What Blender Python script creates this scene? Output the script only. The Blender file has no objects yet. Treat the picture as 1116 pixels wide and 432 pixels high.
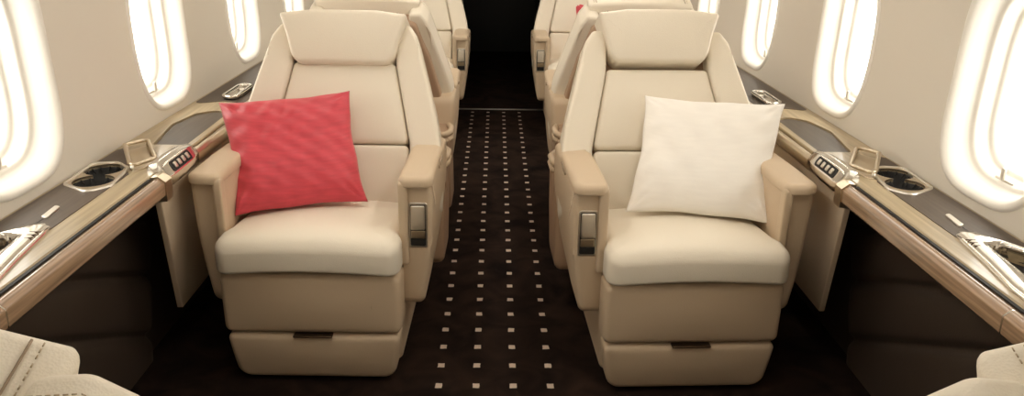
import bpy, bmesh, math, random
from mathutils import Vector, Matrix
random.seed(7)
sc = bpy.context.scene
COL = sc.collection
PI = math.pi

# ------------------------------------------------------------------ materials
def mat(name, base, rough=0.5, metal=0.0, spec=0.5, coat=0.0, bump=None, vary=None, sheen=0.0):
    """bump=(scale, strength, detail); vary=(scale, amount, stretch-vector)"""
    m = bpy.data.materials.new(name); m.use_nodes = True
    nt = m.node_tree; b = nt.nodes['Principled BSDF']
    b.inputs['Base Color'].default_value = (*base, 1)
    b.inputs['Roughness'].default_value = rough
    b.inputs['Metallic'].default_value = metal
    b.inputs['Specular IOR Level'].default_value = spec
    b.inputs['Coat Weight'].default_value = coat
    b.inputs['Coat Roughness'].default_value = 0.06
    if sheen: b.inputs['Sheen Weight'].default_value = sheen
    tc = nt.nodes.new('ShaderNodeTexCoord')
    if vary:
        mp = nt.nodes.new('ShaderNodeMapping'); mp.inputs['Scale'].default_value = vary[2]
        nz = nt.nodes.new('ShaderNodeTexNoise'); nz.inputs['Scale'].default_value = vary[0]; nz.inputs['Detail'].default_value = 5
        nt.links.new(tc.outputs['Object'], mp.inputs[0]); nt.links.new(mp.outputs[0], nz.inputs[0])
        cr = nt.nodes.new('ShaderNodeValToRGB')
        a = vary[1]
        cr.color_ramp.elements[0].position = .3; cr.color_ramp.elements[1].position = .7
        cr.color_ramp.elements[0].color = (*[c*(1-a) for c in base], 1)
        cr.color_ramp.elements[1].color = (*[min(1, c*(1+a)) for c in base], 1)
        nt.links.new(nz.outputs[0], cr.inputs[0]); nt.links.new(cr.outputs[0], b.inputs['Base Color'])
    if bump:
        nz = nt.nodes.new('ShaderNodeTexNoise'); nz.inputs['Scale'].default_value = bump[0]; nz.inputs['Detail'].default_value = bump[2]
        bp = nt.nodes.new('ShaderNodeBump'); bp.inputs['Strength'].default_value = bump[1]; bp.inputs['Distance'].default_value = .002
        nt.links.new(tc.outputs['Object'], nz.inputs[0]); nt.links.new(nz.outputs[0], bp.inputs['Height'])
        nt.links.new(bp.outputs[0], b.inputs['Normal'])
    return m

def leather(name, base, rough=.42, pebble=420, strength=.25):
    m = mat(name, base, rough, spec=.4)
    nt = m.node_tree; b = nt.nodes['Principled BSDF']
    tc = nt.nodes.new('ShaderNodeTexCoord')
    vo = nt.nodes.new('ShaderNodeTexVoronoi'); vo.inputs['Scale'].default_value = pebble
    nz = nt.nodes.new('ShaderNodeTexNoise'); nz.inputs['Scale'].default_value = 9; nz.inputs['Detail'].default_value = 3
    nt.links.new(tc.outputs['Object'], vo.inputs[0]); nt.links.new(tc.outputs['Object'], nz.inputs[0])
    ad = nt.nodes.new('ShaderNodeMath'); ad.operation = 'MULTIPLY_ADD'; ad.inputs[1].default_value = 2.5
    nt.links.new(nz.outputs[0], ad.inputs[0]); nt.links.new(vo.outputs['Distance'], ad.inputs[2])
    bp = nt.nodes.new('ShaderNodeBump'); bp.inputs['Strength'].default_value = strength; bp.inputs['Distance'].default_value = .0012
    nt.links.new(ad.outputs[0], bp.inputs['Height']); nt.links.new(bp.outputs[0], b.inputs['Normal'])
    return m

M = {}
M['leather'] = leather('cream_leather', (.81, .74, .62))
M['shell'] = leather('shaded_tan_leather', (.60, .47, .33), .45)  # yellower leather; colour also carries part of the shade on the lower panels
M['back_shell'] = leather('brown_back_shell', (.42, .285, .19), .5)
M['dado'] = leather('beige_dado_leather', (.76, .62, .46), .45)
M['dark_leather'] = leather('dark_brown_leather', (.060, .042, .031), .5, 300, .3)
M['thread'] = mat('thread', (.48, .38, .25), .8)
M['seam'] = mat('dark_seam_piping', (.32, .24, .16), .7)  # dark brown for the headrest piping and arm slots
M['wall'] = mat('cream_wall_panel', (.70, .65, .57), .55, spec=.3, bump=(260, .05, 2))
M['reveal'] = mat('white_window_moulding', (.86, .83, .77), .4)
M['ceil'] = mat('ceiling_panel', (.80, .76, .69), .6)
M['chrome'] = mat('polished_chrome', (.82, .79, .74), .13, 1.0)
M['satin'] = mat('brushed_nickel', (.74, .70, .63), .32, 1.0)
M['champagne'] = mat('champagne_metal', (.62, .53, .40), .28, 1.0)
M['black'] = mat('black_plastic', (.006, .005, .0045), .6)
M['bronze'] = mat('dark_bronze', (.10, .065, .04), .35, .8)
M['pale_wood'] = mat('pale_gloss_wood', (.40, .315, .195), .36, coat=.25, vary=(6, .22, (14, .6, 14)))
M['rail_wood'] = mat('walnut_gloss_rail', (.34, .22, .135), .25, coat=.8, vary=(5, .35, (30, .8, 30)))
M['grey_veneer'] = mat('grey_brown_veneer', (.095, .073, .056), .46, spec=.25, vary=(7, .15, (18, .8, 18)))
M['tray'] = mat('smoked_tray', (.105, .085, .066), .46, spec=.25, vary=(7, .12, (18, .8, 18)))
M['ebony'] = mat('ebony_veneer', (.008, .006, .005), .4, vary=(5, .3, (12, 12, .8)))
M['silk_red'] = None
def cloth(name, base, slub, rough, sheen, bs=.35):
    m = mat(name, base, rough, spec=.25, sheen=sheen)
    nt = m.node_tree; b = nt.nodes['Principled BSDF']
    tc = nt.nodes.new('ShaderNodeTexCoord')
    mp = nt.nodes.new('ShaderNodeMapping'); mp.inputs['Scale'].default_value = (14, 14, 105)
    nz = nt.nodes.new('ShaderNodeTexNoise'); nz.inputs['Scale'].default_value = 1.2; nz.inputs['Detail'].default_value = 4
    nt.links.new(tc.outputs['Object'], mp.inputs[0]); nt.links.new(mp.outputs[0], nz.inputs[0])
    cr = nt.nodes.new('ShaderNodeValToRGB')
    cr.color_ramp.elements[0].position = .35; cr.color_ramp.elements[1].position = .68
    cr.color_ramp.elements[0].color = (*[c*(1-slub) for c in base], 1)
    cr.color_ramp.elements[1].color = (*[min(1, c*(1+slub*.6)) for c in base], 1)
    nt.links.new(nz.outputs[0], cr.inputs[0]); nt.links.new(cr.outputs[0], b.inputs['Base Color'])
    n2 = nt.nodes.new('ShaderNodeTexNoise'); n2.inputs['Scale'].default_value = 22; n2.inputs['Detail'].default_value = 4
    n2.inputs['Distortion'].default_value = .8
    nt.links.new(tc.outputs['Object'], n2.inputs[0])
    ad = nt.nodes.new('ShaderNodeMath'); ad.operation = 'MULTIPLY_ADD'; ad.inputs[1].default_value = .25
    nt.links.new(nz.outputs[0], ad.inputs[0]); nt.links.new(n2.outputs[0], ad.inputs[2])
    bp = nt.nodes.new('ShaderNodeBump'); bp.inputs['Strength'].default_value = bs; bp.inputs['Distance'].default_value = .004
    nt.links.new(ad.outputs[0], bp.inputs['Height']); nt.links.new(bp.outputs[0], b.inputs['Normal'])
    return m
M['silk_red'] = cloth('red_slub_silk', (.62, .07, .095), .09, .42, .15, .22)
M['cotton_white'] = cloth('white_cotton', (.90, .87, .82), .02, .7, .2, .12)

def carpet():
    m = mat('dark_carpet', (.03, .02, .016), .95, spec=.05)
    nt = m.node_tree; b = nt.nodes['Principled BSDF']; N = nt.nodes.new; L = nt.links.new
    tc = N('ShaderNodeTexCoord'); sp = N('ShaderNodeSeparateXYZ'); L(tc.outputs['Object'], sp.inputs[0])
    def math_(op, a, b_=None, c=None):
        n = N('ShaderNodeMath'); n.operation = op
        for i, v in enumerate((a, b_, c)):
            if v is None: continue
            if isinstance(v, (int, float)): n.inputs[i].default_value = v
            else: L(v, n.inputs[i])
        return n.outputs[0]
    s = .11
    # dots: four columns at x = -.027 + (-1.5, -.5, .5, 1.5)*s ; rows at y = n*s
    wob = N('ShaderNodeTexNoise'); wob.inputs['Scale'].default_value = 60; L(tc.outputs['Object'], wob.inputs[0])
    wv = math_('MULTIPLY_ADD', wob.outputs[0], .006, -.003)
    u = math_('ADD', math_('ADD', sp.outputs[0], .027), wv); v = math_('ADD', sp.outputs[1], wv)
    fu = math_('ABSOLUTE', math_('SUBTRACT', math_('FRACT', math_('DIVIDE', u, s)), .5))
    fv = math_('ABSOLUTE', math_('SUBTRACT', math_('FRACT', math_('ADD', math_('DIVIDE', v, s), .5)), .5))
    inu = math_('LESS_THAN', fu, .092); inv = math_('LESS_THAN', fv, .105)
    band = math_('LESS_THAN', math_('ABSOLUTE', u), 2*s); far = math_('LESS_THAN', sp.outputs[1], 3.46)
    dot = math_('MULTIPLY', math_('MULTIPLY', inu, inv), math_('MULTIPLY', band, far))
    nz = N('ShaderNodeTexNoise'); nz.inputs['Scale'].default_value = 7; nz.inputs['Detail'].default_value = 6; nz.inputs['Distortion'].default_value = 1.0
    L(tc.outputs['Object'], nz.inputs[0])
    cr = N('ShaderNodeValToRGB'); cr.color_ramp.elements[0].position = .3; cr.color_ramp.elements[1].position = .75
    cr.color_ramp.elements[0].color = (.009, .0058, .0048, 1); cr.color_ramp.elements[1].color = (.034, .020, .0145, 1)
    L(nz.outputs[0], cr.inputs[0])
    mx = N('ShaderNodeMix'); mx.data_type = 'RGBA'; L(dot, mx.inputs['Factor']); L(cr.outputs[0], mx.inputs['A'])
    mx.inputs['B'].default_value = (.62, .50, .40, 1); L(mx.outputs['Result'], b.inputs['Base Color'])
    fz = N('ShaderNodeTexNoise'); fz.inputs['Scale'].default_value = 900; L(tc.outputs['Object'], fz.inputs[0])
    bp = N('ShaderNodeBump'); bp.inputs['Strength'].default_value = .5; bp.inputs['Distance'].default_value = .003
    L(fz.outputs[0], bp.inputs['Height']); L(bp.outputs[0], b.inputs['Normal'])
    return m
M['carpet'] = carpet()
def glass():
    m = bpy.data.materials.new('window_glass'); m.use_nodes = True; nt = m.node_tree
    nt.nodes.remove(nt.nodes['Principled BSDF']); out = nt.nodes['Material Output']
    t = nt.nodes.new('ShaderNodeBsdfTransparent'); t.inputs[0].default_value = (.97, .97, .96, 1)
    g = nt.nodes.new('ShaderNodeBsdfGlossy'); g.inputs['Roughness'].default_value = .02
    mx = nt.nodes.new('ShaderNodeMixShader'); mx.inputs[0].default_value = .05
    nt.links.new(t.outputs[0], mx.inputs[1]); nt.links.new(g.outputs[0], mx.inputs[2])
    nt.links.new(mx.outputs[0], out.inputs[0]); return m
M['glass'] = glass()
def emit(name, col, s):
    m = bpy.data.materials.new(name); m.use_nodes = True; b = m.node_tree.nodes['Principled BSDF']
    b.inputs['Emission Color'].default_value = (*col, 1); b.inputs['Emission Strength'].default_value = s
    b.inputs['Base Color'].default_value = (.8, .8, .8, 1); return m
LAMP = 7.0
M['lamp'] = emit('lamp_diffuser', (1, .93, .82), LAMP)

# ------------------------------------------------------------------ helpers
def tag(o, label=None, cat=None, group=None, kind=None):
    if label: o['label'] = label
    if cat: o['category'] = cat
    if group: o['group'] = group
    if kind: o['kind'] = kind
    return o
def empty(name, loc=(0, 0, 0), rz=0.0):
    o = bpy.data.objects.new(name, None); COL.objects.link(o)
    o.location = loc; o.rotation_euler = (0, 0, rz); o.empty_display_size = .1
    return o
def obj(name, bm, material, parent=None, smooth=True, sharp=None):
    bmesh.ops.recalc_face_normals(bm, faces=bm.faces[:])
    me = bpy.data.meshes.new(name); bm.to_mesh(me); bm.free()
    if isinstance(material, (list, tuple)):
        for k in material: me.materials.append(k)
    else: me.materials.append(material)
    if smooth:
        for p in me.polygons: p.use_smooth = True
        if sharp is not None: me.set_sharp_from_angle(angle=math.radians(sharp))
    o = bpy.data.objects.new(name, me); COL.objects.link(o)
    if parent: o.parent = parent
    return o
def copy_tree(o, parent=None):
    c = o.copy(); COL.objects.link(c)
    if parent is not None: c.parent = parent
    for ch in list(o.children): copy_tree(ch, c)
    return c
def rpoly(pts, rad, seg=8, edge=.03):
    """closed outline with rounded corners, edges resampled. rad: one value or a list"""
    n = len(pts); P = [Vector(p) for p in pts]; out = []
    if not isinstance(rad, (list, tuple)): rad = [rad]*n
    for i in range(n):
        p, a, b = P[i], P[i-1], P[(i+1) % n]
        da, db = (a-p), (b-p); la, lb = da.length, db.length
        da.normalize(); db.normalize()
        ang = da.angle(db); r = rad[i]
        if r <= 0 or ang > PI-.03: out.append(p); continue
        t = min(r/math.tan(ang/2), la*.48, lb*.48); r2 = t*math.tan(ang/2)
        bis = (da+db).normalized(); c = p+bis*(r2/math.sin(ang/2))
        s, e = p+da*t-c, p+db*t-c
        a0 = math.atan2(s.y, s.x); a1 = math.atan2(e.y, e.x); d = (a1-a0+PI) % (2*PI)-PI
        for k in range(seg+1):
            th = a0+d*k/seg; out.append(c+Vector((math.cos(th), math.sin(th)))*r2)
    res = []
    for i in range(len(out)):
        p, q = out[i], out[(i+1) % len(out)]; L = (q-p).length
        if L < 1e-6: continue
        k = max(1, int(L/edge))
        for j in range(k): res.append(p.lerp(q, j/k))
    return res
def area2(ps): return sum(ps[i].x*ps[(i+1) % len(ps)].y-ps[(i+1) % len(ps)].x*ps[i].y for i in range(len(ps)))
def pad(outline, h0, h1, r, crown=0.0, fn=None, rb=None, bm=None, nq=5, nin=9, mi=0, open_back=False, sm=0):
    """upholstered pad: outline in (u,v), back at h0, front at h1, edge radius r in front and rb behind, domed by crown"""
    bm = bm or bmesh.new(); rb = r*.5 if rb is None else rb
    ps = [Vector(p) for p in outline]
    if area2(ps) < 0: ps.reverse()
    n = len(ps); c = sum(ps, Vector((0, 0)))/n
    nor = []
    for i in range(n):
        t = (ps[(i+1) % n]-ps[i-1]); t.normalize(); nor.append(Vector((-t.y, t.x)))
    fn = fn or (lambda u, v, h: (u, v, h))
    us = [p.x for p in ps]; vs_ = [p.y for p in ps]
    uc, vc = (min(us)+max(us))/2, (min(vs_)+max(vs_))/2; ud, vd = (max(us)-min(us))/2, (max(vs_)-min(vs_))/2
    def dome(p):
        a, b = min(1, abs(p.x-uc)/ud), min(1, abs(p.y-vc)/vd); return (1-a*a)*(1-b*b)
    def spine(p):
        if ud > vd: return Vector((max(uc-(ud-vd), min(uc+(ud-vd), p.x)), vc))
        return Vector((uc, max(vc-(vd-ud), min(vc+(vd-ud), p.y))))
    def ringf(off, h, w): return [bm.verts.new(fn(*(ps[i]+nor[i]*off), h+crown*w*dome(ps[i]+nor[i]*off))) for i in range(n)]
    def ring(off, h): return [bm.verts.new(fn(*(ps[i]+nor[i]*off), h)) for i in range(n)]
    def ring_s(off, s, h, front=True):
        vs = []
        for i in range(n):
            p = ps[i]+nor[i]*off; q = spine(p); p = q+(p-q)*s; vs.append(bm.verts.new(fn(p.x, p.y, h+(crown*dome(p) if front else 0))))
        return vs
    rings = []
    if not open_back:
        for s in (.5,): rings.append(ring_s(rb, s, h0, False))
    for k in range(nq+1):
        a = PI/2*k/nq; rings.append(ring(rb*(1-math.sin(a)), h0+rb*(1-math.cos(a))))
    if h1-r-h0-rb > .03: rings.append(ring(0, (h1-r+h0+rb)/2))
    for k in range(nq+1):
        a = PI/2*k/nq; rings.append(ringf(r*(1-math.cos(a)), h1-r+r*math.sin(a), math.sin(a)))
    for k in range(1, nin+1):
        s = max(.10, 1-k/nin); rings.append(ring_s(r, s, h1))
    for a, b in zip(rings, rings[1:]):
        for i in range(n):
            f = bm.faces.new((a[i], a[(i+1) % n], b[(i+1) % n], b[i])); f.material_index = mi
    cap = bm.faces.new(rings[-1]); cap.material_index = mi
    bmesh.ops.triangulate(bm, faces=[cap], quad_method='BEAUTY', ngon_method='BEAUTY')
    inner = [v for rg in rings[-nin-1:] for v in rg]
    if not open_back:
        rings.insert(0, None); last = ring_s(rb, .05, h0, False); bm.faces.new(last[::-1]).material_index = mi
        for i in range(n): f = bm.faces.new((last[i], last[(i+1) % n], rings[1][(i+1) % n], rings[1][i])); f.material_index = mi
    bmesh.ops.remove_doubles(bm, verts=bm.verts[:], dist=2e-4)
    inner = [v for v in inner if v.is_valid]
    for _ in range(sm): bmesh.ops.smooth_vert(bm, verts=inner, factor=.5, use_axis_x=True, use_axis_y=True, use_axis_z=True)
    return bm
def rbox(x0, x1, y0, y1, z0, z1, r=.004, seg=3, bm=None):
    bm = bm or bmesh.new()
    b2 = bmesh.new(); bmesh.ops.create_cube(b2, size=1)
    for v in b2.verts:
        v.co = Vector(((x0+x1)/2+v.co.x*(x1-x0), (y0+y1)/2+v.co.y*(y1-y0), (z0+z1)/2+v.co.z*(z1-z0)))
    if r > 0: bmesh.ops.bevel(b2, geom=b2.edges[:], offset=r, segments=seg, profile=.5, affect='EDGES')
    me = bpy.data.meshes.new('tmp'); b2.to_mesh(me); b2.free(); bm.from_mesh(me); bpy.data.meshes.remove(me)
    return bm
def prism(pts2, a0, a1, fn, bm=None):
    """plain extrusion of outline (u,v) from w=a0 to w=a1"""
    bm = bm or bmesh.new()
    A = [bm.verts.new(fn(p[0], p[1], a0)) for p in pts2]; B = [bm.verts.new(fn(p[0], p[1], a1)) for p in pts2]
    n = len(pts2)
    for i in range(n): bm.faces.new((A[i], A[(i+1) % n], B[(i+1) % n], B[i]))
    bm.faces.new(A[::-1]); bm.faces.new(B); return bm
def tube(path, r, closed=False, seg=8, bm=None, flat=None):
    bm = bm or bmesh.new(); P = [Vector(p) for p in path]; n = len(P); rings = []
    for i in range(n):
        a = P[i-1] if (i > 0 or closed) else P[i]; b = P[(i+1) % n] if (i < n-1 or closed) else P[i]
        t = (b-a).normalized(); up = Vector((0, 0, 1)) if abs(t.z) < .95 else Vector((0, 1, 0))
        s = t.cross(up).normalized(); u = s.cross(t)
        rr = r[i] if isinstance(r, (list, tuple)) else r
        rings.append([bm.verts.new(P[i]+s*math.cos(2*PI*k/seg)*rr+u*math.sin(2*PI*k/seg)*rr*(flat or 1)) for k in range(seg)])
    m = n if closed else n-1
    for i in range(m):
        a, b = rings[i], rings[(i+1) % n]
        for k in range(seg): bm.faces.new((a[k], a[(k+1) % seg], b[(k+1) % seg], b[k]))
    if not closed: bm.faces.new(rings[0][::-1]); bm.faces.new(rings[-1])
    return bm
def dashes(path, length, gap, r, bm=None):
    """small stitches along a polyline"""
    bm = bm or bmesh.new(); P = [Vector(p) for p in path]; pos = 0.0; acc = 0.0
    for a, b in zip(P, P[1:]):
        L = (b-a).length; t = 0.0
        while True:
            s = pos-acc
            if s+length > L: break
            if s >= 0: tube([a.lerp(b, s/L), a.lerp(b, (s+length)/L)], r, seg=5, bm=bm)
            pos += length+gap
        acc += L
        pos = max(pos, acc)
    return bm
def cut(o, cutter):
    md = o.modifiers.new('cut', 'BOOLEAN'); md.object = cutter; md.operation = 'DIFFERENCE'; md.solver = 'EXACT'
    dg = bpy.context.evaluated_depsgraph_get(); dg.update()
    me = bpy.data.meshes.new_from_object(o.evaluated_get(dg), depsgraph=dg)
    o.modifiers.remove(md); old = o.data; o.data = me; bpy.data.meshes.remove(old)
    bpy.data.objects.remove(cutter)
    return o

# ------------------------------------------------------------------ cabin shell
Y0, Y1 = -3.2, 3.56
PROF = [(.0, 1.13), (.3, 1.13), (.6, 1.13), (.66, 1.131), (.8, 1.143), (.95, 1.15), (1.1, 1.146), (1.25, 1.12), (1.4, 1.06), (1.55, .96), (1.68, .81), (1.78, .62), (1.84, .40), (1.865, .2), (1.87, 0)]
def px(z):
    for (a, xa), (b, xb) in zip(PROF, PROF[1:]):
        if z <= b+1e-9:
            t = (z-a)/(b-a); i = PROF.index((a, xa))
            m0 = (xb-PROF[i-1][1])/(b-PROF[i-1][0]) if i > 0 else (xb-xa)/(b-a)
            m1 = (PROF[min(i+2, len(PROF)-1)][1]-xa)/(PROF[min(i+2, len(PROF)-1)][0]-a)
            h = b-a
            return (2*t**3-3*t*t+1)*xa+(t**3-2*t*t+t)*h*m0+(-2*t**3+3*t*t)*xb+(t**3-t*t)*h*m1
    return 0
WP = .878; WC = [-.215+WP*k for k in range(-3, 5)]           # window centres along the cabin
WZ, WH, WW = .945, .250, .198
def win_outline(hw, hh, n=64):
    out = []
    for k in range(n):
        a = 2*PI*(k+.5)/n; c, s = math.cos(a), math.sin(a); e = 2/3.1
        out.append((hw*math.copysign(abs(c)**e, c), hh*math.copysign(abs(s)**e, s)))
    return out
def wall(side, sg):
    bm = bmesh.new(); n = 64
    z0, z1 = .60, 1.40
    def V(y, z, d=0): return bm.verts.new((sg*(px(z)+d), y, z))
    for c in WC:
        inner = win_outline(WW, WH, n); rings = []
        rect = []
        hy, zl, zh = WP/2, z0-WZ, z1-WZ
        for (a, b) in inner:
            k = min(hy/abs(a) if a else 9e9, (zh/b if b > 0 else zl/b) if b else 9e9); rect.append((a*k, b*k))
        for f in (0, .08, .2, .4, .6, .8, 1):
            rings.append([V(c+p[0]*(1-f)+q[0]*f, WZ+p[1]*(1-f)+q[1]*f) for p, q in zip(inner, rect)])
        for A, B in zip(rings, rings[1:]):
            for i in range(n): bm.faces.new((A[i], A[(i+1) % n], B[(i+1) % n], B[i]))
        # corner fans of the rectangle
        outer = rings[-1]
        for (cy, cz) in ((hy, zh), (-hy, zh), (-hy, zl), (hy, zl)):
            for i in range(n):
                a, b = rect[i], rect[(i+1) % n]
                ea = 'y' if abs(abs(a[0])-hy) < 1e-6 else 'z'; eb = 'y' if abs(abs(b[0])-hy) < 1e-6 else 'z'
                if ea != eb and a[0]*cy > 0 and a[1]*cz > 0 and b[0]*cy > 0 and b[1]*cz > 0:
                    bm.faces.new((outer[i], V(c+cy, WZ+cz), outer[(i+1) % n]))
    # lower and upper strips
    ya, yb = WC[0]-WP/2, WC[-1]+WP/2
    for zs in ([0, .15, .3, .45, .6], [1.4, 1.45, 1.5, 1.55, 1.62, 1.68]):
        rows = [[V(ya, z), V(yb, z)] for z in zs]
        for A, B in zip(rows, rows[1:]): bm.faces.new((A[0], A[1], B[1], B[0]))
    bmesh.ops.remove_doubles(bm, verts=bm.verts[:], dist=1e-5)
    o = obj('wall_'+side, bm, M['wall'])
    o['kind'] = 'structure'
    return o
wl, wr = wall('left', -1), wall('right', 1)
bm = bmesh.new(); rows = []
for k in range(41):
    # ceiling arch from one side to the other
    t = k/40; z_s = 1.68
    a = -1+2*t; x = a*px(z_s)
    zz = next(z for z in [z_s+j*.0005 for j in range(400)] if px(z) <= abs(x) or z > 1.8695) if abs(x) > .01 else 1.87
    rows.append([bm.verts.new((x, Y0-.2, zz)), bm.verts.new((x, WC[-1]+WP/2, zz))])
for A, B in zip(rows, rows[1:]): bm.faces.new((A[0], A[1], B[1], B[0]))
tag(obj('ceiling', bm, M['ceil']), kind='structure')
bm = rbox(-1.12, 1.12, Y0-.1, 6.2, -.04, 0, 0)
tag(obj('floor', bm, M['carpet'], smooth=False), kind='structure')

# windows: a moulded reveal with a raised lip, inner bezel, pane and blind pull
nwin = 0
for side, sg in (('left', -1), ('right', 1)):
    for c in WC:
        nwin += 1
        root = empty('window_%d' % nwin, (sg*1.15, c, WZ)); root['kind'] = 'structure'
        bm = bmesh.new(); rings = []
        for (ins, d) in ((-.020, .0015), (-.016, -.005), (-.008, -.007), (-.002, -.004), (.004, .006), (.010, .025), (.016, .048),
                         (.021, .052), (.026, .052), (.030, .058), (.034, .085), (.038, .089), (.044, .089), (.050, .10), (.054, .118)):
            rings.append([bm.verts.new((sg*(px(WZ+b)+d-1.15), a, b)) for a, b in win_outline(WW-ins, WH-ins)])
        n = 64
        for A, B in zip(rings, rings[1:]):
            for i in range(n): bm.faces.new((A[i], A[(i+1) % n], B[(i+1) % n], B[i]))
        obj('window_frame', bm, M['reveal'], root)
        bm = bmesh.new()
        A = [bm.verts.new((sg*(px(WZ+b)+.114-1.15), a, b)) for a, b in win_outline(WW-.052, WH-.052)]
        B = [bm.verts.new((sg*(px(WZ+b)+.118-1.15), a, b)) for a, b in win_outline(WW-.052, WH-.052)]
        for i in range(n): bm.faces.new((A[i], A[(i+1) % n], B[(i+1) % n], B[i]))
        bm.faces.new(A); bm.faces.new(B[::-1])
        obj('window_pane', bm, M['glass'], root, smooth=False)
        # blind pull: a small tab with a stem at the bottom of the reveal
        zb = -WH+.030
        bm = rbox(sg*.050-.006+.0, sg*.050+.006, -.035, .035, zb-.004, zb+.006, .003)
        rbox(sg*.040-.004, sg*.040+.004, -.006, .006, zb+.002, zb+.034, .0025, bm=bm)
        obj('blind_pull', bm, M['satin'], root)

# aft bulkhead behind the camera, forward bulkhead with its opening, dark vestibule
def cabin_section(z): return px(z)
bm = bmesh.new()
zs = [0, .3, .6, .9, 1.2, 1.4, 1.55, 1.68, 1.78, 1.84, 1.868]
pts = [(px(z), z) for z in zs]+[(-px(z), z) for z in reversed(zs)]
prism(pts, Y0-.04, Y0, lambda u, v, w: (u, w, v), bm)
tag(obj('wall_back', bm, M['wall'], smooth=False), kind='structure')
for nm, sg in (('wall_front_left', -1), ('wall_front_right', 1)):
    bm = bmesh.new()
    pts = [(.36, 0)]+[(px(z), z) for z in zs[:-1]]+[(.36, 1.85)]
    prism([(sg*a, b) for a, b in pts], 3.50, 3.56, lambda u, v, w: (u, w, v), bm)
    tag(obj(nm, bm, M['ebony'], smooth=False), kind='structure')
bm = rbox(-.36, .36, 3.50, 3.56, 1.80, 1.87, .002)
tag(obj('trim_5', bm, M['ebony'], smooth=False), kind='structure')
for nm, sg in (('wall_vestibule_left', -1), ('wall_vestibule_right', 1)):
    o = obj(nm, rbox(sg*.385-.025, sg*.385+.025, 3.56, 6.1, 0, 1.87, .002), M['ebony'], smooth=False)
    tag(o, kind='structure')
    for k, y in enumerate((3.9, 4.35)):
        d = obj('cabinet_door', rbox(sg*.356-.005, sg*.356+.005, y, y+.40, .12, 1.70, .004), M['ebony'], o)
        h = bmesh.new(); rbox(sg*.347-.005, sg*.347+.005, y+.30, y+.345, .60, .74, .003, bm=h)
        obj('door_latch', h, M['bronze'], d)
tag(obj('wall_vestibule_end', rbox(-.41, .41, 6.06, 6.1, 0, 1.87, 0), M['ebony'], smooth=False), kind='structure')
tag(obj('ceiling_vestibule', rbox(-.41, .41, 3.56, 6.1, 1.84, 1.87, 0), M['ebony'], smooth=False), kind='structure')
tag(obj('threshold_strip', rbox(-.34, .34, 3.485, 3.505, 0, .006, .002), M['satin']), 'thin metal threshold strip across the far end of the aisle carpet', 'threshold')

# ceiling wash lamps: the two light strips along the cabin
for sg, w in ((-1, 'left'), (1, 'right')):
    t = empty('ceiling_light', (sg*.50, .1, 1.80))
    tag(t, 'long ceiling light strip above the %s row of seats' % w, 'ceiling light')
    a = math.radians(20)*sg
    def R(u, v, w_): return (u*math.cos(a)+v*math.sin(a), w_, -u*math.sin(a)+v*math.cos(a))
    obj('housing', prism([(-.06, -.010), (.06, -.010), (.06, .03), (-.06, .03)], -1.45, 3.3, R), M['ceil'], t, smooth=False)
    obj('diffuser', prism([(-.05, -.016), (.05, -.016), (.05, -.011), (-.05, -.011)], -1.40, 3.25, R), M['lamp'], t, smooth=False)

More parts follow.
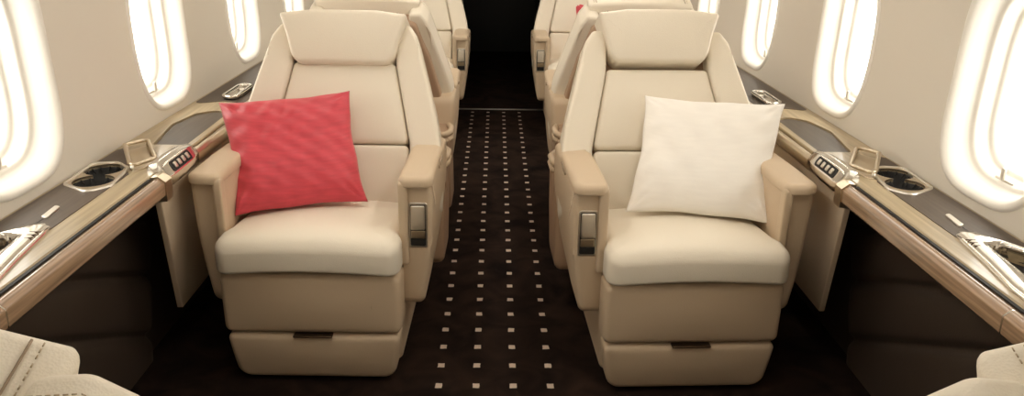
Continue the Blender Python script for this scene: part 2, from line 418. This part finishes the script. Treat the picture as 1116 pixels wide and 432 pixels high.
# ------------------------------------------------------------------ side ledges
def ledge(side, sg):
    root = empty('side_ledge', (sg*1.0, 0, .60))
    tag(root, 'long glossy wood side ledge under the %s windows with cup holder and tray' % side, 'side ledge')
    off = Vector((sg*1.0, 0, .60))
    def W(x, y, z): return Vector((sg*x, y, z))-off
    def put(name, bm, m, parent=root, **k): return obj(name, bm, m, parent, **k)
    ye, yf = -1.9, 3.49
    # carcass of pale wood
    prof = [(.9275, .600), (.9275, .652), (.930, .655), (1.128, .655), (1.124, .600)]
    top = put('ledge_top', prism(prof, ye, yf, lambda u, v, w: W(u, w, v)), M['pale_wood'], smooth=False)
    # recesses cut in the top
    tray_o = rpoly([(1.045, .262), (1.082, .50), (1.060, .645), (1.005, .70), (.952, .66), (.945, .262)], [.012, .08, .05, .05, .05, .012], 6, .05)
    dy = .035 if sg > 0 else 0
    cup_o = rpoly([(1.110, -.108+dy), (1.121, .066+dy), (1.060, .074+dy), (1.010, .024+dy), (.992, -.120+dy), (1.028, -.165+dy)], [.022, .016, .025, .03, .022, .022], 6, .03)
    wells = [(1.068, .012+dy, .049), (1.052, -.080+dy, .049)]
    ph_o = rpoly([(1.050, -.44), (1.085, -.50), (1.085, -.78), (1.035, -.78), (1.012, -.60), (1.022, -.47)], .02, 6, .05)
    far_o = rpoly([(.985, .84), (1.035, .86), (1.035, 1.06), (.985, 1.06)], .024, 6, .05)
    def cutter(o2, depth, z=.70):
        return obj('tmp', prism(o2, .655-depth, z, lambda u, v, w: W(u, v, w)+off-off), M['black'], root, smooth=False)
    vdark = rpoly([(.982, ye+.02), (1.120, ye+.02), (1.120, .20), (1.105, .215), (1.085, .17), (.990, -.02)], .004, 3, .4)
    ven = put('veneer_panel', prism(vdark, .651, .6565, lambda u, v, w: W(u, v, w)), M['grey_veneer'], smooth=False)
    vd2 = rpoly([(.945, .80), (1.02, .835), (1.118, .79), (1.118, 1.75), (.945, 1.75)], .02, 4, .4)
    ven2 = put('veneer_panel', prism(vd2, .651, .6565, lambda u, v, w: W(u, v, w)), M['grey_veneer'], smooth=False)
    for target, o2, dep in ((top, tray_o, .010), (top, ph_o, .03), (ven, ph_o, .1), (top, far_o, .045), (ven2, far_o, .1)):
        c = cutter(o2, dep); c.parent = root
        cut(target, c)
    # tray floor, thin dark seam and cover line
    put('tray', prism(rpoly([(1.042, .265), (1.079, .50), (1.058, .642), (1.005, .697), (.955, .657), (.948, .265)], .012, 4, .06), .6452, .6495, lambda u, v, w: W(u, v, w)), M['tray'], smooth=False)
    # cup holder: rim, plate and two overlapping round wells
    cup = put('cup_holder', pad_ring(cup_o, .009, .6552, .6605, W), M['satin'], smooth=True)
    cp_ = obj('cup_plate', prism(cup_o, .6508, .6575, lambda u, v, w: W(u, v, w)), M['champagne'], cup, smooth=False)
    for tgt in (top, ven, cp_):
        for (cx, cy, r) in wells:
            c = cutter([(cx+r*math.cos(2*PI*k/40), cy+r*math.sin(2*PI*k/40)) for k in range(40)], .054); cut(tgt, c)
    for (cx, cy, r) in wells:
        bm = bmesh.new(); rings = []
        for (rr, z) in ((r-.0005, .649), (r-.003, .646), (r-.005, .606), (0.002, .604)):
            rings.append([bm.verts.new(W(cx+rr*math.cos(2*PI*k/40), cy+rr*math.sin(2*PI*k/40), z)) for k in range(40)])
        o_ = [w_ for w_ in wells if w_[0] != cx][0]
        for A, B in zip(rings, rings[1:]):
            for k in range(40):
                a = 2*PI*(k+.5)/40
                if A is not rings[-2] and math.hypot(cx+r*math.cos(a)-o_[0], cy+r*math.sin(a)-o_[1]) < r: continue
                bm.faces.new((A[k], A[(k+1) % 40], B[(k+1) % 40], B[k]))
        wl_ = obj('cup_well', bm, M['black'], cup)
        bm = bmesh.new()
        for k in range(0, 40, 3):    # rubber grip fins
            a = 2*PI*k/40
            if math.hypot(cx+r*math.cos(a)-o_[0], cy+r*math.sin(a)-o_[1]) < r*1.1: continue
            tube([W(cx+(r-.001)*math.cos(a), cy+(r-.001)*math.sin(a), .650), W(cx+(r-.014)*math.cos(a), cy+(r-.014)*math.sin(a), .640)], .0020, seg=5, bm=bm)
        obj('grip_fins', bm, M['black'], wl_)
    # rail: rounded glossy walnut bar along the cabin-side edge
    rp = rpoly([(.892, .602), (.921, .596), (.9225, .648), (.905, .653), (.890, .640)], .008, 4, .05)
    rail = put('rail', prism(rp, ye, -.735, lambda u, v, w: W(u, w, v), prism(rp, -.731, -.045, lambda u, v, w: W(u, w, v))), M['rail_wood'], sharp=50)
    rp2 = rpoly([(.899, .612), (.922, .606), (.9245, .648), (.907, .653), (.898, .642)], .007, 4, .05)
    prism_bm = prism(rp2, .226, 1.70, lambda u, v, w: W(u, w, v)); put('rail', prism_bm, M['champagne'], sharp=50)
    put('rail_gap', rbox(*sorted((sg*.919-off.x, sg*.9278-off.x)), ye, -.05, .602-off.z, .6520-off.z, 0), M['black'], smooth=False)
    put('rail_joint', prism(rp, -.7345, -.7315, lambda u, v, w: W(u*1.0, w, v)), M['chrome'], smooth=False)
    bm = bmesh.new(); prism([(.888, .590), (.9245, .584), (.9245, .654), (.905, .658), (.886, .643)], -.045, -.005, lambda u, v, w: W(u, w, v), bm)
    put('rail_collar', bm, M['champagne'], smooth=False)
    # chrome control pod with its button strip
    bm = bmesh.new(); rings = []
    for (y, k) in ((-.004, .55), (.002, .9), (.02, 1), (.10, 1.0), (.16, .94), (.205, .76), (.228, .5), (.233, .2)):
        sec = rpoly([(.886, .628), (.893, .614), (.9255, .612), (.958, .656), (.948, .676), (.922, .684), (.905, .678), (.886, .645)], .008, 4, .05)
        cx, cz = .918, .648
        rings.append([bm.verts.new(W(cx+(p.x-cx)*k, y, cz+(p.y-cz)*k)) for p in sec])
    for A, B in zip(rings, rings[1:]):
        for i in range(len(A)): bm.faces.new((A[i], A[(i+1) % len(A)], B[(i+1) % len(A)], B[i]))
    bm.faces.new(rings[0][::-1]); bm.faces.new(rings[-1])
    pod = put('control_pod', bm, M['chrome'], sharp=50)
    d1 = Vector((.905-.886, .678-.645)).normalized(); nn = Vector((-d1.y, d1.x))      # slanted face of the pod
    def F(t, y, h):
        p = Vector((.886, .645))+d1*t+nn*h; return W(p.x, y, p.y)
    obj('button_strip', pad(rpoly([(.004, .022), (.034, .022), (.034, .155), (.004, .155)], .009, 4, .05), -.004, .0015, .001, 0, lambda u, v, h: F(u, v, h)), M['black'], pod)
    for k in range(4):
        y = .046+k*.028
        obj('button', pad(rpoly([(.011, y-.008), (.028, y-.008), (.028, y+.008), (.011, y+.008)], .004, 4, .02), .0, .005, .0015, .001, lambda u, v, h: F(u, v, h)), M['satin'], pod)
    # chrome wedge and flip-up bail next to it
    bail_q = [(1.086, .178), (1.050, .248), (.962, .085), (.992, .000)]
    plate = put('latch_plate', pad(rpoly([(1.088, .182), (1.048, .252), (.955, .09), (.985, -.012)], .008, 4, .05), .650, .6585, .002, 0, lambda u, v, h: W(u, v, h)), M['champagne'])
    loop = rpoly([(a, b) for a, b in bail_q], .012, 5, .03)
    def bz(a): return   .668+.010*max(0, (a-.96)/.126)
    obj('latch_handle', tube([W(p.x, p.y, bz(p.x)) for p in loop], .0058, True, 8), M['champagne'], plate)
    for (a, b) in ((.966, .078), (.992, .008), (1.083, .180), (1.05, .242)):
        obj('latch_post', tube([W(a, b, .656), W(a, b, bz(a))], .005, seg=8), M['satin'], plate)
    # silver table tab and the thin table seam
    put('table_tab', pad(rpoly([(1.026, -.348), (1.044, -.334), (1.050, -.262), (1.034, -.272)], .004, 3, .03), .6555, .6605, .0018, 0, lambda u, v, h: W(u, v, h)), M['satin'])
    put('table_seam', rbox(*sorted((sg*1.0345-off.x, sg*1.0365-off.x)), -.44, -.345, .6560-off.z, .6572-off.z, 0), M['black'], smooth=False)
    # chrome holder nearer the camera with its dark pocket
    sw = rpoly([(.990, -.385), (1.024, -.368), (1.052, -.425), (1.094, -.49), (1.094, -.79), (.940, -.79), (.946, -.66), (.966, -.55)], [.03, .03, .02, .03, .02, .02, .05, .08], 6, .04)
    hold = put('chrome_holder', pad_ring2(sw, ph_o, .6552, .668, W), M['chrome'])
    obj('holder_pocket', prism(ph_o[::2], .6255, .630, lambda u, v, w: W(u, v, w)), M['black'], hold, smooth=False)
    for k in range(3): obj('holder_key', rbox(*sorted((sg*(.982)-off.x, sg*(1.006)-off.x)), -.4440-k*.016, -.4425-k*.016, .6665-off.z, .6685-off.z, 0), M['bronze'], hold)
    # oval chrome dish at the seat end
    dish = put('oval_dish', tube([W(p.x, p.y, .668) for p in far_o], .008, True, 8), M['chrome'])
    obj('dish_bowl', bowl(far_o, W, .664, .625), M['satin'], dish)
    return root
def pad_ring(outline, w, z0, z1, W):
    ps = [Vector(p) for p in outline]
    if area2(ps) < 0: ps.reverse()
    n = len(ps); bm = bmesh.new(); rings = []
    nor = []
    for i in range(n):
        t = (ps[(i+1) % n]-ps[i-1]).normalized(); nor.append(Vector((-t.y, t.x)))
    for (o, z) in ((-w*.6, z0), (-w*.5, z1-.001), (-w*.3, z1), (w*.25, z1), (w*.4, z1-.002), (w*.42, z0-.012)):
        rings.append([bm.verts.new(W(*(ps[i]+nor[i]*o), z)) for i in range(n)])
    for A, B in zip(rings, rings[1:]):
        for i in range(n): bm.faces.new((A[i], A[(i+1) % n], B[(i+1) % n], B[i]))
    return bm
def pad_ring2(outer, inner, z0, z1, W):
    """raised plate between an outer outline and an inner hole"""
    n = 72
    def samp(o):
        ps = [Vector(p) for p in o]; c = Vector((1.045, -.6)); res = []
        for k in range(n):
            a = 2*PI*k/n; d = Vector((math.cos(a), math.sin(a))); best = None
            for i in range(len(ps)):
                p, q = ps[i]-c, ps[(i+1) % len(ps)]-c; e = q-p
                den = d.x*e.y-d.y*e.x
                if abs(den) < 1e-12: continue
                t = (p.x*e.y-p.y*e.x)/den; s = (p.x*d.y-p.y*d.x)/den
                if t > 0 and -1e-9 <= s <= 1+1e-9 and (best is None or t > best): best = t
            res.append(c+d*(best or .01))
        return res
    A, B = samp(outer), samp(inner); bm = bmesh.new(); rings = []
    for (f, z) in ((0, z0), (.03, z0+.006), (.12, z1-.003), (.3, z1), (.6, z1), (.85, z1-.002), (.97, z0+.004), (1.0, z0-.020)):
        rings.append([bm.verts.new(W(*(a.lerp(b, f)), z)) for a, b in zip(A, B)])
    for P, Q in zip(rings, rings[1:]):
        for i in range(n): bm.faces.new((P[i], P[(i+1) % n], Q[(i+1) % n], Q[i]))
    return bm
def bowl(o, W, z1, z0):
    ps = [Vector(p) for p in o]; c = sum(ps, Vector((0, 0)))/len(ps); bm = bmesh.new(); rings = []
    for f, t in ((1, 0), (.9, .35), (.75, .7), (.5, .95), (.02, 1)):
        rings.append([bm.verts.new(W(*(c+(p-c)*f), z1+(z0-z1)*t)) for p in ps])
    n = len(ps)
    for A, B in zip(rings, rings[1:]):
        for i in range(n): bm.faces.new((A[i], A[(i+1) % n], B[(i+1) % n], B[i]))
    bm.faces.new(rings[-1]); return bm
ledge('left', -1); ledge('right', 1)

# lower side walls: dark padded leather in the table bay, beige panels beside the seats
ntrim = 0
for side, sg in (('left', -1), ('right', 1)):
    ntrim += 1
    bm = bmesh.new()
    NU, NV = 110, 84; g = []
    seams = ((.527, -.43), (.344, -.43), (.156, -.53))               # z at y = 0 and slope of each stitched channel
    for a in range(NU+1):
        row = []
        for b in range(NV+1):
            z = .006+.588*b/NV; y1 = .150+.285*z; y = -.86+(y1+.86)*a/NU
            h = .034
            for z0, k in seams:
                d = abs(z-(z0+k*y))/math.hypot(1, k); h -= .020*math.exp(-(d/.012)**2)+.006*math.exp(-(d/.035)**2)
            e = min(y1-y, .05); h -= .030*(1-e/.05)**3
            row.append(bm.verts.new((sg*(1.108-max(.004, h)), y, z)))
        g.append(row)
    for a in range(NU):
        for b in range(NV): bm.faces.new((g[a][b], g[a+1][b], g[a+1][b+1], g[a][b+1]))
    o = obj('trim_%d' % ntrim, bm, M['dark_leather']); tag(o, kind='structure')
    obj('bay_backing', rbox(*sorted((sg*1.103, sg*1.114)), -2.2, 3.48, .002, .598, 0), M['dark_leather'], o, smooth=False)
for side, sg in (('left', -1), ('right', 1)):
    ntrim += 1
    fn = lambda u, v, h: (sg*(.944+.055*(1-(v-.165)/.433)-h), u, v)          # leans out towards the wall at the floor
    bm = pad(rpoly([(.0, .598), (.165, .165), (1.69, .165), (1.86, .598)], .006, 3, .15), 0, .018, .004, 0, fn, nin=2)
    o = obj('trim_%d' % (ntrim+4), bm, M['dado']); tag(o, kind='structure')
    for q in ([(-2.2, .598), (-2.2, .165), (-1.025, .165), (-.86, .598)], [(2.71, .598), (2.875, .165), (3.48, .165), (3.48, .598)]):
        obj('side_panel', pad(rpoly(q, .006, 3, .15), 0, .018, .004, 0, fn, nin=2), M['dado'], o)

# ------------------------------------------------------------------ seats
def make_seat(sg, tilt=26, drop=0.0, hw=1.0, cr=.022, cv=0.0, cowled=True):
    """local frame: faces -Y, aisle on the sg side of x"""
    root = empty('cabin_seat')
    TA = math.radians(tilt); BU = Vector((0, math.sin(TA), math.cos(TA))); BN = Vector((0, -math.cos(TA), math.sin(TA)))
    BO = Vector((0, .445-.045*(26-tilt)/6, .405))
    def bk(u, v, h): return tuple(Vector((u, 0, 0))+BO+BU*v+BN*h)
    def wing(u, v, h):                                             # bolsters sweep forward at their outer edge
        a = max(0, abs(u)-.17); return bk(u, v, h+a*a*1.6)
    # seat cushion
    def cm(u, v, h): return (u, v, h+.463-.095*max(0, v-.05)+.012*math.cos(PI*min(1, abs(u)/.26)*.5)-.022*max(0, (.08-v)/.08)**2*max(0, min(1, (h+.105)/.105)))
    o = obj('seat_cushion', pad(rpoly([(-.256, .0), (.256, .0), (.256, .085), (.2455, .125), (.2455, .43), (-.2455, .43), (-.2455, .125), (-.256, .085)], [.045, .045, .03, .03, .06, .06, .03, .03], 8, .025), -.105, 0, .030, .014, cm, rb=.016, nq=6, sm=5), M['leather'], root)
    # leg rest and lower panel
    def lm(u, v, h): return (u, .026-h, v)
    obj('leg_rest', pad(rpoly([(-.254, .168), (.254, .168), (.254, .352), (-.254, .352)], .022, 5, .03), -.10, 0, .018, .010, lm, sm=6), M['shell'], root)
    def fm(u, v, h):
        t = max(0, (.162-v)/.13); return (u*(1-.07*t), .026-h+.012*t*t, v)
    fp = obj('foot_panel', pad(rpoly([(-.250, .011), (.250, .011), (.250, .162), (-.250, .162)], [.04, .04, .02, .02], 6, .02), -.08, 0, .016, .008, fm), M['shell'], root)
    obj('pull_handle', rbox(-.056, .056, .0135, .04, .1605, .1665, .0025), M['bronze'], fp)
    # base behind them
    bs = [(.10, .030), (.60, .030), (.70, .20), (.62, .40), (.10, .352)]
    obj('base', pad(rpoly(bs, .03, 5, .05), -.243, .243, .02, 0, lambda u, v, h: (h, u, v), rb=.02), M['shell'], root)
    # arms
    for s in (1, -1):
        k = sg*s                                                   # k: world-local x sign of this arm; s=1 is the aisle arm
        def am(u, v, h):
            t = max(0, (.58-v)/.36); return (k*(h-.030*t*t*(1 if h > .29 else 0)), u+.02*t*t*0, v)
        out = [(.122, .598), (.118, .40), (.120, .215), (.30, .215), (.55, .30), (.66, .44), (.64, .598)]
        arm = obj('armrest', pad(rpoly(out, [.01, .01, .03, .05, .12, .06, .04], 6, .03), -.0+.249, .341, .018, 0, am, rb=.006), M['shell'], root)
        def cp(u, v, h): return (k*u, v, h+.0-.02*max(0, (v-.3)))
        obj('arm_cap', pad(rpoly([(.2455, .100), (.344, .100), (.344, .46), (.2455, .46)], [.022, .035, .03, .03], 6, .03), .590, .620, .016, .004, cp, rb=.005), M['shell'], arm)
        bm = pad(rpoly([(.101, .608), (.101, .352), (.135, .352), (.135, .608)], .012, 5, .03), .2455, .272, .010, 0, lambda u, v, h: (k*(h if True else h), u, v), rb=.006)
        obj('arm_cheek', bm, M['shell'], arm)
        for y in (.30, .33):
            bm = tube([(k*.3455, y, .588), (k*.3465, y+.03, .597), (k*.3465, y+.055, .600)], .003, seg=6)
            obj('arm_slot', bm, M['seam'], arm)
        if s == 1:
            def fr(u, v, h): return (k*u, .1195-h, v)
            fo = rpoly([(.272, .404), (.326, .404), (.326, .542), (.272, .542)], .008, 5, .02)
            plate = obj('control_plate', pad(fo, -.002, .004, .002, 0, fr), M['satin'], arm)
            obj('plate_recess', pad(rpoly([(.277, .410), (.321, .410), (.321, .536), (.277, .536)], .005, 4, .02), .001, .0052, .001, 0, fr), M['black'], plate)
            obj('recline_paddle', pad(rpoly([(.279, .462), (.319, .462), (.319, .534), (.279, .534)], .004, 4, .02), .003, .013, .003, .001, lambda u, v, h: fr(u, v, h*(1.2-.5*(v-.462)/.072))), M['satin'], plate)
            obj('lock_tab', pad(rpoly([(.279, .434), (.319, .434), (.319, .458), (.279, .458)], .003, 4, .02), .003, .0085, .002, 0, fr), M['champagne'], plate)
    # back: insert in two panels, bolsters, headrest, shell
    def ins(u, v, h): return bk(u, v, h+.010*math.sin(PI*min(1, max(0, v)/.45)))
    obj('back_panel', pad(rpoly([(-.222, -.03), (.222, -.03), (.224, .205), (-.224, .205)], .018, 4, .03), -.07, -.004, .014, .008, ins), M['leather'], root)
    obj('back_panel', pad(rpoly([(-.225, .209), (.225, .209), (.170, .485), (-.170, .485)], .018, 4, .03), -.07, -.004, .014, .008, ins), M['leather'], root)
    for s in (1, -1):
        bo = [(.228, -.02), (.336, -.02), (.336, .17), (.323, .262), (.305, .339), (.281, .433), (.260, .511), (.243, .574), (.216, .615), (.168, .615), (.174, .475), (.228, .205)]
        bol = obj('bolster', pad([(s*p.x, p.y) for p in rpoly(bo, [.02, .02, .1, .1, .1, .1, .1, .05, .02, .016, .05, .06], 7, .02)], -.125, .004, .014, .008, wing, rb=.012, sm=5), M['leather'], root)
        bm = dashes([wing(s*u, v, -.022) for u, v in ((.180, .6165), (.2165, .6155), (.2445, .5745), (.262, .511), (.283, .433), (.306, .339), (.325, .262))], .0035, .0025, .0006)
        obj('stitching', bm, M['thread'], bol)
    def hm(u, v, h):
        v -= cv*(u/.2)**2; u = u*hw
        a = max(0, abs(u)-.10); return bk(u, v-drop, h+a*a*1.2+.012*((v-.54)/.1))
    ho = rpoly([(-.150, .474), (.150, .474), (.172, .500), (.187, .560), (.204, .612), (.213, .636), (.11, .653), (-.11, .653), (-.213, .636), (-.204, .612), (-.187, .560), (-.172, .500)], [.04, .04, .06, .1, .1, cr, .15, .15, cr, .1, .1, .06], 8, .012)
    hd = obj('headrest', pad(ho, -.085, .030, .014, .008, hm, rb=.012, sm=9), M['leather'], root)
    # seams and stitches over the crown of the headrest
    for s in (1, -1):
        obj('piping', tube([hm(s*.178, .6435, .020-.010*j) for j in range(10)], .0012, seg=6), M['seam'], hd)
        obj('stitching', dashes([hm(s*.187, .6420, .020-.010*j) for j in range(10)], .0035, .0025, .0007), M['thread'], hd)
    so = [(-.312, -.02), (.312, -.02), (.303, .12), (.284, .256), (.246, .432), (.224, .495), (.196, .585), (.10, .60), (-.10, .60), (-.196, .585), (-.224, .495), (-.246, .432), (-.284, .256), (-.303, .12)]
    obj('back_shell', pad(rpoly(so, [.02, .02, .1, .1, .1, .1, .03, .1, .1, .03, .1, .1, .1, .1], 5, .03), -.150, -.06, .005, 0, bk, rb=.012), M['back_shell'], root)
    if not cowled: return root
    # cowl that closes the foot of the back, with two padded rolls along its top
    cw = [(.56, .14), (.78, .14), (.845, .30), (.865, .485), (.62, .485)]
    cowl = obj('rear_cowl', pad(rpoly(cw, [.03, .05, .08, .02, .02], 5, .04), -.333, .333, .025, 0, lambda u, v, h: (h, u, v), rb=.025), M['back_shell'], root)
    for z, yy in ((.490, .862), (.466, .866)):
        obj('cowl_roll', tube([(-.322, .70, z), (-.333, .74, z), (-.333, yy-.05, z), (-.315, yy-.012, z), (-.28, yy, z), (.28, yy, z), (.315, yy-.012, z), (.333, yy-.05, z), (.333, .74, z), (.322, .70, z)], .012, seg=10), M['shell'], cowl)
    return root

SX = .545
near_y, r2_y, r3_y = -.852, 1.86, 2.71
G = 'cream leather cabin seats facing one another'
def place(o, x, y, rz, label):
    o.location = (x, y, 0); o.rotation_euler = (0, 0, rz); tag(o, label, 'seat', G); return o
place(make_seat(1, 26), -SX-.006, -.02, math.radians(-1.0), 'cream leather cabin seat left of the aisle holding the red pillow')
place(make_seat(-1, 27, -.026, .96), SX-.012, -.065, math.radians(2.0), 'cream leather cabin seat right of the aisle holding the white pillow')
place(make_seat(1, 20, .004, .88, .05, .034), SX, near_y, PI, 'nearest cream leather seat in the bottom right corner, seen from behind')
place(make_seat(-1, 20, .004, .88, .05, .034), -SX, near_y, PI, 'nearest cream leather seat in the bottom left corner, seen from behind')
A = make_seat(1, 20); B = make_seat(-1, 20)
place(A, SX, r2_y, PI, 'cream seat turned away, back to back with the white pillow seat')
place(B, -SX, r2_y, PI, 'cream seat turned away, back to back with the red pillow seat')
place(make_seat(1, 20, cowled=False), -SX, r3_y, 0, 'farthest cream seat on the left, facing the camera by the dark doorway')
place(make_seat(-1, 20, cowled=False), SX, r3_y, 0, 'farthest cream seat on the right, a red pillow corner showing on it')

# ------------------------------------------------------------------ pillows
def pillow(name, corners, thick, m, seed, label, wr=1.0):
    """corners TL, TR, BR, BL of the pillow in the place; it bulges both ways from that sheet"""
    rnd = random.Random(seed)
    TL, TR, BR, BL = [Vector(c) for c in corners]; c = (TL+TR+BR+BL)/4
    nrm = (TR-TL).cross(BL-TL).normalized()
    if nrm.y > 0: nrm = -nrm
    n = 84; bm = bmesh.new()
    waves = [(rnd.uniform(5, 13), rnd.uniform(0, 6.28), rnd.uniform(-1, 1), rnd.uniform(.4, 1)) for _ in range(7)]
    def P(i, j, side):
        u, v = i/n, j/n
        # edges draw in towards the middle between the corners, which stay out as points
        a, b = 2*u-1, 2*v-1
        ku = 1-.070*(1-abs(b)**2.6)-.012*math.sin(7*b+seed)*(1-b*b); kv = 1-.060*(1-abs(a)**2.6)-.010*math.sin(6*a+2*seed)*(1-a*a)
        uu, vv = .5+a*ku/2, .5+b*kv/2
        base = TL.lerp(TR, uu).lerp(BL.lerp(BR, uu), vv)
        prof = ((1-a**4)*(1-b**4))**.6*(.70+.30*(1-a*a)*(1-b*b))
        edge = min(1-abs(a), 1-abs(b))
        w = 0
        for f, ph, sk, am in waves:
            w += am*math.sin(f*(a*1.0+sk*b*1.3)*1.6+ph)
        ea, eb = math.exp(-((1-abs(a))/.30)**2), math.exp(-((1-abs(b))/.30)**2)
        # puckers running in from the seams, and folds fanning out of the corners
        puck = math.sin(19*a+2.5*math.sin(4*b+seed))*eb*.8+math.sin(17*b+2.5*math.sin(3*a+seed*2))*ea
        ang = math.atan2(1-abs(b), 1-abs(a)); fan = math.sin(11*ang+seed)*ea*eb*2
        h = thick*prof*(1+wr*.03*w)+wr*.0042*(puck+fan)*min(1, edge*6)
        return base+nrm*side*h
    grid = {}
    for side in (1, -1):
        for i in range(n+1):
            for j in range(n+1):
                if side == -1 and (i in (0, n) or j in (0, n)): grid[side, i, j] = grid[1, i, j]
                else: grid[side, i, j] = bm.verts.new(P(i, j, side)-c)
        for i in range(n):
            for j in range(n):
                bm.faces.new([grid[side, i+a, j+b] for a, b in ((0, 0), (1, 0), (1, 1), (0, 1))])
    o = obj(name, bm, m); o.location = c
    tag(o, label, 'pillow')
    return o
PR = [(-.909, .46, .737), (-.501, .50, .772), (-.420, .27, .478), (-.792, .165, .468)]
PW = [(.450, .49, .771), (.891, .44, .761), (.780, .15, .464), (.362, .21, .476)]
pillow('throw_pillow', PR, .062, M['silk_red'], 3, 'red slub silk pillow leaning on the nearer left seat')
pillow('throw_pillow', PW, .062, M['cotton_white'], 8, 'plain white pillow leaning on the nearer right seat', .55)
PF = [(.482, r3_y+.55, .785), (.80, r3_y+.52, .735), (.79, r3_y+.31, .47), (.50, r3_y+.31, .47)]
pillow('throw_pillow', PF, .06, M['silk_red'], 5, 'red pillow on the farthest right seat, only a corner in view')

# ------------------------------------------------------------------ light
w = bpy.data.worlds.new('daylight'); sc.world = w; w.use_nodes = True
bg = w.node_tree.nodes['Background']; bg.inputs[0].default_value = (1, .965, .90, 1); bg.inputs[1].default_value = 6.0
for sg in (-1, 1):
    for c in WC:
        l = bpy.data.lights.new('window_portal', 'AREA'); l.shape = 'RECTANGLE'; l.size = .42; l.size_y = .46
        l.cycles.is_portal = True
        o = bpy.data.objects.new('window_portal', l); COL.objects.link(o)
        o.location = (sg*1.29, c, WZ); o.rotation_euler = (0, sg*PI/2, 0)

# ------------------------------------------------------------------ camera
F_PX, PITCH, YAW, ROLL = 842.0, math.radians(19.96), math.radians(1.41), math.radians(1.03)
cam = bpy.data.cameras.new('camera'); co = bpy.data.objects.new('camera', cam); COL.objects.link(co)
cam.sensor_width = 36; cam.lens = F_PX/1116*36; cam.clip_start = .02; cam.clip_end = 60
cp, sp, cy, sy, cr, sr = math.cos(PITCH), math.sin(PITCH), math.cos(YAW), math.sin(YAW), math.cos(ROLL), math.sin(ROLL)
f = Vector((sy*cp, cy*cp, -sp)); r = Vector((cy, -sy, 0)); u = r.cross(f)
r2 = r*cr+u*sr; u2 = u*cr-r*sr
mtx = Matrix((r2, u2, -f)).transposed().to_4x4(); mtx.translation = Vector((-.0336, -1.959, 1.304))
co.matrix_world = mtx; sc.camera = co

sc.view_settings.view_transform = 'Standard'; sc.view_settings.look = 'None'
sc.view_settings.gamma = 1; sc.view_settings.use_curve_mapping = False
sc.view_settings.exposure = 0.33
sc.cycles.max_bounces = 10; sc.cycles.diffuse_bounces = 6; sc.cycles.transparent_max_bounces = 12
sc.cycles.use_denoising = True
sc.cycles.sample_clamp_indirect = 8
